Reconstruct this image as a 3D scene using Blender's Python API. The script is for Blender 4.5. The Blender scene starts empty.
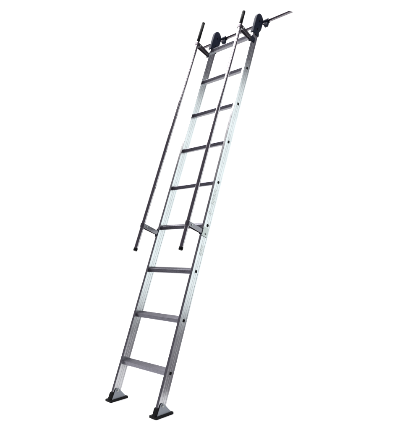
import bpy, bmesh, math, random
from mathutils import Vector, Matrix
random.seed(4)
scene = bpy.context.scene
COL = scene.collection
TH = 0.3722            # lean of the ladder from the vertical
W = 0.4333             # outer width
T = 0.0184             # rail thickness (x)
D = 0.0585             # rail depth
B0, STEP = 0.2493, 0.30
CX = W/2 - T/2         # centre line of a rail

# ---------------------------------------------------------------- materials
def new_mat(name):
    m = bpy.data.materials.new(name); m.use_nodes = True
    nt = m.node_tree; b = nt.nodes['Principled BSDF']
    return m, nt, b
def metal(name, col, rough, metallic=1.0, streak=(60, 60, 1.5), var=0.12, rvar=0.08, bump=0.012, spec=.5):
    m, nt, b = new_mat(name)
    N, L = nt.nodes, nt.links
    b.inputs['Specular IOR Level'].default_value = spec
    tc = N.new('ShaderNodeTexCoord'); mp = N.new('ShaderNodeMapping')
    mp.inputs['Scale'].default_value = streak
    L.new(tc.outputs['Object'], mp.inputs['Vector'])
    nz = N.new('ShaderNodeTexNoise'); nz.inputs['Scale'].default_value = 6; nz.inputs['Detail'].default_value = 6
    L.new(mp.outputs[0], nz.inputs['Vector'])
    n2 = N.new('ShaderNodeTexNoise'); n2.inputs['Scale'].default_value = 9; n2.inputs['Detail'].default_value = 5
    L.new(tc.outputs['Object'], n2.inputs['Vector'])
    mx = N.new('ShaderNodeMath'); mx.operation = 'ADD'
    L.new(nz.outputs['Fac'], mx.inputs[0]); L.new(n2.outputs['Fac'], mx.inputs[1])
    cr = N.new('ShaderNodeMapRange'); cr.inputs['From Min'].default_value = .7; cr.inputs['From Max'].default_value = 1.3
    L.new(mx.outputs[0], cr.inputs['Value'])
    mix = N.new('ShaderNodeMix'); mix.data_type = 'RGBA'
    L.new(cr.outputs[0], mix.inputs['Factor'])
    mix.inputs['A'].default_value = (*[c*(1-var) for c in col], 1)
    mix.inputs['B'].default_value = (*[min(1, c*(1+var)) for c in col], 1)
    L.new(mix.outputs['Result'], b.inputs['Base Color'])
    rr = N.new('ShaderNodeMapRange'); rr.inputs['From Min'].default_value = .7; rr.inputs['From Max'].default_value = 1.3
    rr.inputs['To Min'].default_value = max(.03, rough-rvar); rr.inputs['To Max'].default_value = rough+rvar
    L.new(mx.outputs[0], rr.inputs['Value']); L.new(rr.outputs[0], b.inputs['Roughness'])
    b.inputs['Metallic'].default_value = metallic
    if bump:
        bp = N.new('ShaderNodeBump'); bp.inputs['Strength'].default_value = bump; bp.inputs['Distance'].default_value = .002
        L.new(nz.outputs['Fac'], bp.inputs['Height']); L.new(bp.outputs[0], b.inputs['Normal'])
    return m
M_RAIL = metal('anodised_aluminium', (.44, .44, .455), .23, rvar=.04)
M_TREAD = metal('tread_aluminium', (.205, .202, .235), .36, metallic=.9, streak=(1.5, 60, 60), bump=.12)
M_TUBE = metal('polished_steel_tube', (.34, .32, .34), .12, rvar=.04, bump=.02, var=.06)
M_BAR = metal('dull_steel_bar', (.17, .155, .17), .16, streak=(1.5, 60, 60), rvar=.04, bump=.02, var=.08)
M_STRAP = metal('pressed_steel_strap', (.17, .16, .18), .30)
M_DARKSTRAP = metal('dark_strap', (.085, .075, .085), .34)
M_CLAMP = metal('zinc_clamp_plate', (.35, .365, .36), .36)
M_SHOE = metal('cast_shoe_metal', (.215, .232, .262), .42, metallic=.8, streak=(20, 20, 20), bump=.15)
M_BLUE = metal('dark_cast_hook', (.011, .014, .028), .5, metallic=0.0, streak=(8, 8, 8), bump=.15, spec=.08)
M_BLACK = metal('black_plastic', (.002, .002, .0025), .5, metallic=0.0, streak=(8, 8, 8), bump=.08, spec=.06)
M_RUBBER = metal('black_rubber', (.005, .005, .006), .6, metallic=0.0, streak=(10, 10, 10), bump=.15, spec=.1)
M_LABEL = metal('printed_silver_label', (.42, .42, .425), .30, bump=0)
M_INK = metal('grey_label_ink', (.32, .32, .322), .38, metallic=0.9, bump=0)
M_PAPER = metal('white_paper', (.86, .86, .86), .9, metallic=0.0, streak=(1, 1, 1), var=.02, bump=.02)

# ---------------------------------------------------------------- helpers
def link(name, bm, mat, parent=None, loc=(0, 0, 0), rot=(0, 0, 0), smooth=None):
    bmesh.ops.recalc_face_normals(bm, faces=bm.faces)
    me = bpy.data.meshes.new(name); bm.to_mesh(me); bm.free()
    me.materials.append(mat)
    if smooth is not None:
        for p in me.polygons: p.use_smooth = True
        try: me.set_sharp_from_angle(angle=smooth)
        except Exception: pass
    o = bpy.data.objects.new(name, me); COL.objects.link(o)
    o.parent = parent; o.location = loc; o.rotation_euler = rot
    return o
def twin(o, parent, loc, rot=None, mirror=False):
    c = o.copy(); COL.objects.link(c); c.parent = parent; c.location = loc
    if rot: c.rotation_euler = rot
    return c
def prism(bm, pts, axis, a, b):
    """closed outline pts extruded along axis from a to b"""
    def P(u, v, w):
        return {'x': (w, u, v), 'y': (u, w, v), 'z': (u, v, w)}[axis]
    A = [bm.verts.new(P(u, v, a)) for u, v in pts]
    B = [bm.verts.new(P(u, v, b)) for u, v in pts]
    n = len(pts); fs = []
    for i in range(n):
        fs.append(bm.faces.new((A[i], A[(i+1) % n], B[(i+1) % n], B[i])))
    fs.append(bm.faces.new(A[::-1])); fs.append(bm.faces.new(B))
    return fs
def bevel(bm, w, seg=2, ang=0.5):
    bmesh.ops.recalc_face_normals(bm, faces=bm.faces)
    es = [e for e in bm.edges if len(e.link_faces) == 2 and e.calc_face_angle(0) > ang]
    bmesh.ops.bevel(bm, geom=es, offset=w, offset_type='OFFSET', segments=seg, profile=.5, affect='EDGES', clamp_overlap=True)
def box(bm, x0, x1, y0, y1, z0, z1):
    prism(bm, [(x0, y0), (x1, y0), (x1, y1), (x0, y1)], 'z', z0, z1)
def ring(bm, c, ax, r, n=40, ph=0):
    ax = Vector(ax).normalized(); u = ax.orthogonal().normalized(); v = ax.cross(u)
    return [bm.verts.new(Vector(c)+r*(math.cos(2*math.pi*i/n)*u+math.sin(2*math.pi*i/n)*v)) for i in range(n)]
def lathe(bm, p0, p1, prof, n=40):
    """prof: list of (distance along p0->p1 from p0, radius); closed at both ends when radius 0 is not given"""
    p0, p1 = Vector(p0), Vector(p1); ax = (p1-p0).normalized()
    rs = [ring(bm, p0+ax*t, ax, r, n) for t, r in prof]
    for A, B in zip(rs, rs[1:]):
        for i in range(n):
            bm.faces.new((A[i], A[(i+1) % n], B[(i+1) % n], B[i]))
    bm.faces.new(rs[0][::-1]); bm.faces.new(rs[-1])
def empty(name, loc, rot=(0, 0, 0)):
    o = bpy.data.objects.new(name, None); COL.objects.link(o); o.location = loc; o.rotation_euler = rot
    o.empty_display_size = .1
    return o

# ---------------------------------------------------------------- ground
bm = bmesh.new()
GY0, GY1, GX0, GX1, NX = -2.2, 2.9, -4.2, .48, 12
vs = [[bm.verts.new((GX0+(GX1-GX0)*i/NX, GY0+(GY1-GY0)*j/NX, 0)) for i in range(NX+1)] for j in range(NX+1)]
for j in range(NX):
    for i in range(NX):
        bm.faces.new((vs[j][i], vs[j][i+1], vs[j+1][i+1], vs[j+1][i]))
g = link('ground', bm, M_PAPER); g['kind'] = 'structure'

# ---------------------------------------------------------------- ladder
LAD = empty('ladder', (0, 0, 0), (-TH, 0, 0))
LAD['label'] = 'tall leaning aluminium ladder with nine treads, two side handrails and black rubber feet'
LAD['category'] = 'ladder'
# --- side rails: extruded section, fluted on both broad faces
def rail_profile():
    h = T/2; c = .0012
    out = [(h-c, 0), (h, c), (h, .0075), (h-.0004, .0100), (h-.0004, .0205), (h-.0001, .0215), (h-.0001, .0245),
           (h-.0004, .0255), (h-.0004, .0330), (h-.0001, .0340), (h-.0001, .0370), (h-.0004, .0380), (h-.0004, .0480), (h, .0505), (h, D-c), (h-c, D)]
    left = [(-u, v) for u, v in out[::-1]]
    return out+left
A0, A1 = .046, 2.700
for s in (1, -1):
    bm = bmesh.new(); prism(bm, rail_profile(), 'z', A0, A1)
    r = link('side_rail', bm, M_RAIL, LAD, (s*CX, 0, 0))
# --- treads, level, with ribbed top and grooved front
def tread_mesh():
    fy, fb, ft, by, bb, bt = -.0196, -.0145, .0102, .0263, -.0085, .0191
    pts = [(fy+.002, fb), (fy, fb+.002)]
    # grooves in the nose
    for z in (-.0065, -.0005, .0050):
        pts += [(fy, z-.0012), (fy+.0013, z-.0006), (fy+.0013, z+.0006), (fy, z+.0012)]
    pts += [(fy, ft-.002), (fy+.0018, ft)]
    n = 7; y0 = fy+.0035; y1 = by-.002
    sl = (bt-ft)/(by-fy)
    for i in range(n):
        ya = y0+(y1-y0)*i/n; w = (y1-y0)/n
        Z = lambda y: ft+sl*(y-fy)
        pts += [(ya, Z(ya)), (ya+w*.15, Z(ya)+.0013), (ya+w*.55, Z(ya)+.0013), (ya+w*.7, Z(ya))]
    pts += [(by-.0015, bt), (by, bt-.0015), (by, bb+.002), (by-.002, bb)]
    bm = bmesh.new(); prism(bm, pts, 'x', -(W/2-T)-.0009, W/2-T+.0009)
    return bm
bm = bmesh.new(); box(bm, 0, .0030, -.0080, .0080, -.0086, .0086); bevel(bm, .0010, 2)
DB = D*.5358
first = None
for i in range(9):
    if i == 0:
        t = first = link('tread', tread_mesh(), M_TREAD, LAD, (0, DB, B0), (TH, 0, 0))
        b1 = link('end_plug', bm, M_BLACK, t, (W/2-.0016, 0, 0), (-TH, 0, 0))
        b2 = twin(b1, t, (-W/2+.0016, 0, 0), (-TH, 0, math.pi))
    else:
        t = twin(first, LAD, (0, DB, B0+i*STEP))
        twin(b1, t, b1.location); twin(b2, t, b2.location, b2.rotation_euler)
# --- feet: level on the floor
def pad_bm():
    bm = bmesh.new()
    box(bm, -.032, .029, -.002, .127, 0.0, .0135); bevel(bm, .003, 3)
    return bm
def shoe_bm():
    bm = bmesh.new()
    prism(bm, [(-.004, .0125), (.0125, .050), (.0175, .056), (.050, .056), (.092, .028), (.112, .0125)], 'x', -.0122+.005, .0122+.005)
    bevel(bm, .002, 2); return bm
def plate_bm(x0, x1):
    bm = bmesh.new()
    prism(bm, [(.011, .0128), (.031, .055), (.036, .066), (.047, .074), (.060, .073), (.071, .062), (.110, .0205), (.112, .0128)], 'x', x0, x1)
    bevel(bm, .0009, 2, .9); return bm
feet = []
for s in (1, -1):
    base = Vector((s*CX-.005, 0, 0))
    f = link('foot', shoe_bm(), M_RUBBER, LAD, base, (TH, 0, 0))
    link('rubber_pad', pad_bm(), M_RUBBER, f)
    link('shoe_plate', plate_bm(.0178, .0203), M_SHOE, f)
    link('shoe_plate', plate_bm(-.0103, -.0078), M_SHOE, f)
    for x0, sg in ((.0201, 1), (-.0101, -1)):
        bm = bmesh.new()
        lathe(bm, (x0, .054, .060), (x0+sg, .054, .060), [(0, .0085), (.0030, .0085), (.0042, .0072)], 28)
        lathe(bm, (x0+sg*.0040, .054, .060), (x0+sg, .054, .060), [(0, .0045), (.0030, .0045), (.0040, .0034)], 6)
        link('pivot_bolt', bm, M_CLAMP, f, smooth=.6)
# --- handrails: straight polished tubes with black end caps
HR = {1: (.208, .932, -.1285, 2.726, -.1288), -1: (-.208, .924, -.136, 2.797, -.131)}
RT = .0122
tubes = {}
for s, (x, a0, o0, a1, o1) in HR.items():
    p0, p1 = Vector((x, o0, a0)), Vector((x, o1, a1)); Ld = (p1-p0).length
    gl = a1-2.590-.02                                    # black sleeve paints in the tube's dark reflection, upper bracket to tip
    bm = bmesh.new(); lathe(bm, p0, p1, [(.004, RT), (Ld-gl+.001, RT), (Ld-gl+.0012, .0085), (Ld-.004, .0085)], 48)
    h = link('handrail', bm, M_TUBE, LAD, smooth=.6); tubes[s] = h
    bm = bmesh.new(); lathe(bm, p0, p1, [(-.003, RT-.001), (-.001, RT+.0012), (.014, RT+.0012), (.0155, RT+.0004)], 40)
    link('end_cap', bm, M_BLACK, h, smooth=.6)
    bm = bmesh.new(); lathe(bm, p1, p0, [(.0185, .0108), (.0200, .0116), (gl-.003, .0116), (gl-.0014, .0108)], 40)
    link('reflection_sleeve', bm, M_BLACK, h, smooth=.6)
    bm = bmesh.new(); lathe(bm, p1, p0, [(-.003, .0090), (-.0012, .0108), (.0006, .0114), (.018, .0114)], 40)
    link('end_cap', bm, M_BLACK, h, smooth=.6)
# --- brackets: a bent strap looped round the tube, with tabs on the rail
def strap(bm, x, yo, y1, hh, half, th=.0028):
    """outline loop (open at the rail) in the x/depth plane; extruded along the rail by hh"""
    R = RT+.0006
    def path(r, hw):
        pts = [(hw, y1), (hw, y1-.012), (r, yo+.016), (r, yo)]
        n = 12
        for i in range(1, n):
            a = math.pi*i/n
            pts.append((r*math.cos(a), yo-r*math.sin(a)))
        pts += [(-r, yo), (-r, yo+.016), (-hw, y1-.012), (-hw, y1)]
        return pts
    o = [(x+u, v) for u, v in path(R+th, half)]
    i_ = [(x+u, v) for u, v in path(R, half-th)]
    prism(bm, o+i_[::-1], 'z', -hh/2, hh/2)
def bracket(s, a, hh, low):
    x, a0, o0, a1, o1 = HR[s]
    yo = o0+(o1-o0)*(a-a0)/(a1-a0)
    bm = bmesh.new(); strap(bm, x, yo, -.0034, hh, T/2+.0005)
    # spacer behind the tube with its cross bolt
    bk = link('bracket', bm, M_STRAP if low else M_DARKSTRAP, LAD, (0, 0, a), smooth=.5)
    bm = bmesh.new(); box(bm, x-T/2-.0038, x+T/2+.0038, -.0042, -.0008, -hh/2-.006, hh/2+.010); bevel(bm, .001, 2)
    link('base_plate', bm, M_BLUE, bk)
    for sg in (s,):
        bm = bmesh.new()
        c = x+sg*(T/2+.0007)
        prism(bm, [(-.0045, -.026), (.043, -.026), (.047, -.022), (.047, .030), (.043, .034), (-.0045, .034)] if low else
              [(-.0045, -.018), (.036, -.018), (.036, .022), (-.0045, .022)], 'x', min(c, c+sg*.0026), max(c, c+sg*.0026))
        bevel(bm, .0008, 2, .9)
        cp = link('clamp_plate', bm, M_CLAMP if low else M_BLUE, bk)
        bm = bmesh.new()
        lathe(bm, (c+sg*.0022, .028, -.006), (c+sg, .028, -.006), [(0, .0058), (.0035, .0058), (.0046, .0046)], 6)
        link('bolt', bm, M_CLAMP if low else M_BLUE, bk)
    bm = bmesh.new()
    lathe(bm, (x-.0165, yo+.024, 0), (x+.0165, yo+.024, 0), [(-.003, .0045), (0, .0058), (.033, .0058), (.036, .0045)], 20)
    link('bolt', bm, M_CLAMP, bk, smooth=.6)
    return bk
for s in (1, -1):
    bracket(s, 1.098, .027, True)
    bracket(s, 2.590, .026, False)
# --- printed stickers low on the outer face of the near rail
def label(a, la, y0, y1, rows):
    xf = W/2-.0002
    bm = bmesh.new(); box(bm, xf, xf+.0007, y0, y1, a-la/2, a+la/2)
    lb = link('sticker', bm, M_LABEL, LAD)
    bm = bmesh.new()
    for k in range(rows):
        z = a-la/2+la*(k+.5)/rows
        e = y1-.004-random.random()*(y1-y0)*.35
        box(bm, xf+.0003, xf+.0010, y0+.003+random.random()*.005, e, z-la/rows*.18, z+la/rows*.18)
    link('print', bm, M_INK, lb)
label(1.345, .105, .016, .044, 11)
label(1.235, .016, .013, .045, 2)
label(.985, .065, .022, .046, 7)
# --- hooks on the rail heads
PY, PZ, PR = .092, 2.812, .0120                       # centre and radius of the hanging rail in ladder space
def hook(s):
    x = s*CX
    pts = [(-.0035, 2.655), (-.0030, 2.782)]
    arc = [(-.0015, 2.798), (.004, 2.815), (.013, 2.827), (.026, 2.835), (.041, 2.836), (.055, 2.830), (.067, 2.817), (.074, 2.801), (.0765, 2.784)]
    pts += arc+[(.0755, 2.730), (.071, 2.710), (.063, 2.692), (.0615, 2.655)]
    bm = bmesh.new(); prism(bm, [(u, v) for u, v in pts], 'x', -T/2-.0016, T/2+.0016); bevel(bm, .0025, 3)
    h = link('hook', bm, M_BLUE, LAD, (x, 0, 0), smooth=.7)
    # collar round the rail below the casting
    bm = bmesh.new(); box(bm, -T/2-.0034, T/2+.0034, -.0052, D+.0052, 2.648, 2.672); bevel(bm, .002, 2)
    link('collar', bm, M_BLUE, h)
    # saddle over the hanging rail
    bm = bmesh.new(); n = 20
    R0, R1 = PR+.0006, PR+.0052
    out, inn = [], []
    for i in range(n+1):
        a = math.radians(-55+290*i/n)
        out.append((PY+R1*math.cos(a), PZ+R1*math.sin(a))); inn.append((PY+R0*math.cos(a), PZ+R0*math.sin(a)))
    prism(bm, out+inn[::-1], 'x', -.012, .046)
    sd = link('saddle', bm, M_BLUE, h, smooth=.7)
    # lock block hanging below it
    bm = bmesh.new(); box(bm, .016, .043, PY-.009, PY+.013, PZ-PR-.034, PZ-PR-.0022); bevel(bm, .002, 2)
    link('latch', bm, M_BLUE, h)
    # two rivets on the outer face
    for sg in (1, -1):
        for a in (2.700, 2.775):
            bm = bmesh.new()
            lathe(bm, (sg*(T/2+.0012), .036, a), (sg*(T/2+1), .036, a), [(0, .0065), (.0022, .0065), (.0034, .0045)], 24)
            link('rivet', bm, M_BLACK, h, smooth=.6)
for s in (1, -1): hook(s)

# ---------------------------------------------------------------- hanging rail the hooks rest over
ry = PZ*math.sin(TH)+PY*math.cos(TH); rz = PZ*math.cos(TH)-PY*math.sin(TH)
XL, XR, CUT = -.426, .463, .050
bm = bmesh.new(); n = 40
def tube_rings(r, inner):
    L_, R_ = [], []
    for i in range(n):
        a = 2*math.pi*i/n; y, z = r*math.cos(a), r*math.sin(a)
        xr = XR-CUT*(z/PR+1)/2
        L_.append(bm.verts.new((XL, y, z))); R_.append(bm.verts.new((xr, y, z)))
    return L_, R_
lo, ro = tube_rings(PR, 0); li, ri = tube_rings(PR-.0018, 1)
for i in range(n):
    j = (i+1) % n
    bm.faces.new((lo[i], lo[j], ro[j], ro[i])); bm.faces.new((li[j], li[i], ri[i], ri[j]))
    bm.faces.new((lo[j], lo[i], li[i], li[j])); bm.faces.new((ro[i], ro[j], ri[j], ri[i]))
bar = link('hanging_rail', bm, M_BAR, None, (0, ry, rz), smooth=.6)
bar['label'] = 'slim steel bar with slanted end, held in the hooks at the ladder top'
bar['category'] = 'rail'

# ---------------------------------------------------------------- studio surround and lamps
w = bpy.data.worlds.new('World'); scene.world = w; w.use_nodes = True
nt = w.node_tree; N, L = nt.nodes, nt.links
bg = N['Background']
tc = N.new('ShaderNodeTexCoord'); sp = N.new('ShaderNodeSeparateXYZ'); L.new(tc.outputs['Generated'], sp.inputs[0])
cb = N.new('ShaderNodeCombineXYZ'); L.new(sp.outputs['X'], cb.inputs['X']); L.new(sp.outputs['Y'], cb.inputs['Y'])
nm = N.new('ShaderNodeVectorMath'); nm.operation = 'NORMALIZE'; L.new(cb.outputs[0], nm.inputs[0])
dt = N.new('ShaderNodeVectorMath'); dt.operation = 'DOT_PRODUCT'; L.new(nm.outputs[0], dt.inputs[0]); dt.inputs[1].default_value = (-.694, .720, 0)
def mr(src, a, b):
    m = N.new('ShaderNodeMapRange'); m.interpolation_type = 'SMOOTHSTEP'
    m.inputs['From Min'].default_value = a; m.inputs['From Max'].default_value = b
    L.new(src, m.inputs['Value']); return m.outputs[0]
az = mr(dt.outputs['Value'], .34, .56)
el = N.new('ShaderNodeMath'); el.operation = 'SUBTRACT'; el.inputs[0].default_value = 1; L.new(mr(sp.outputs['Z'], .53, .59), el.inputs[1])
mu = N.new('ShaderNodeMath'); mu.operation = 'MULTIPLY'; L.new(az, mu.inputs[0]); L.new(el.outputs[0], mu.inputs[1])
mx = N.new('ShaderNodeMix'); mx.data_type = 'RGBA'; L.new(mu.outputs[0], mx.inputs['Factor'])
fl = N.new('ShaderNodeMix'); fl.data_type = 'RGBA'; L.new(mr(sp.outputs['Z'], -.03, -.20), fl.inputs['Factor'])
fl.inputs['A'].default_value = (.150, .136, .172, 1); fl.inputs['B'].default_value = (.37, .355, .39, 1)   # dim studio, grey floor
L.new(fl.outputs['Result'], mx.inputs['A']); mx.inputs['B'].default_value = (1.12, 1.12, 1.12, 1)
L.new(mx.outputs['Result'], bg.inputs['Color']); bg.inputs['Strength'].default_value = 1.0

def area(name, loc, target, sx, sy, radiance, col=(1, 1, 1), shape='RECTANGLE', roll=0):
    l = bpy.data.lights.new(name, 'AREA'); l.shape = shape; l.size = sx; l.size_y = sy
    A = sx*sy*(math.pi/4 if shape in ('DISK', 'ELLIPSE') else 1)
    l.energy = radiance*math.pi*A; l.color = col
    o = bpy.data.objects.new(name, l); COL.objects.link(o); o.location = loc
    d = Vector(target)-Vector(loc)
    o.rotation_euler = (d.to_track_quat('-Z', 'Y').to_matrix() @ Matrix.Rotation(roll, 3, 'Z')).to_euler()
    return o
area('side_softbox', (2.1, 2.95, 1.56), (0, .5, 1.56), 2.4, 3.04, 2.0, (.89, 1.0, .965))
ua = Vector((0, math.sin(TH), math.cos(TH)))            # the ladder's own axis: the softbox hangs square to it
wd = Vector((-.90, -.43, 0)); wd = (wd-ua*wd.dot(ua)).normalized()
al = math.radians(61); gd = ua*math.cos(al)+wd*math.sin(al); P0 = Vector((0, .75, 2.05))
gl_ = area('glare_softbox', P0+gd*3.2, P0, 1.3, .92, 9.0, (1, .98, .95))
zz = gd; yy = (ua-zz*ua.dot(zz)).normalized(); xx = yy.cross(zz)
gl_.rotation_euler = Matrix(((xx.x, yy.x, zz.x), (xx.y, yy.y, zz.y), (xx.z, yy.z, zz.z))).to_euler()
area('strip_light', (1.92, -.07, 4.36), (0, .74, 2.2), 1.7, .24, 6.0)
area('floor_fill_lamp', (-.9, .5, 6.0), (-.9, .5, 0), 5.6, 5.6, 10.5, (1, 1, 1), 'DISK')  # added fill lamp overhead, burns the paper white and washes out shadows

# ---------------------------------------------------------------- camera (solved from the photograph)
cam = bpy.data.cameras.new('camera'); co = bpy.data.objects.new('camera', cam); COL.objects.link(co)
yaw, pitch, roll = -.7672, .0600, -.0163
fwd = Vector((math.cos(pitch)*math.sin(yaw), math.cos(pitch)*math.cos(yaw), math.sin(pitch)))
right = Vector((math.cos(yaw), -math.sin(yaw), 0)); up = right.cross(fwd)
r2 = right*math.cos(roll)+up*math.sin(roll); u2 = -right*math.sin(roll)+up*math.cos(roll)
co.matrix_world = Matrix(((r2.x, u2.x, -fwd.x, 2.206), (r2.y, u2.y, -fwd.y, -1.6835), (r2.z, u2.z, -fwd.z, .9508), (0, 0, 0, 1)))
cam.sensor_fit = 'VERTICAL'; cam.sensor_height = 24; cam.lens = 24*467.4158/430
cam.clip_start = .05; cam.clip_end = 200
scene.camera = co
scene.view_settings.view_transform = 'Standard'; scene.view_settings.look = 'None'
scene.view_settings.exposure = 0; scene.view_settings.gamma = 1
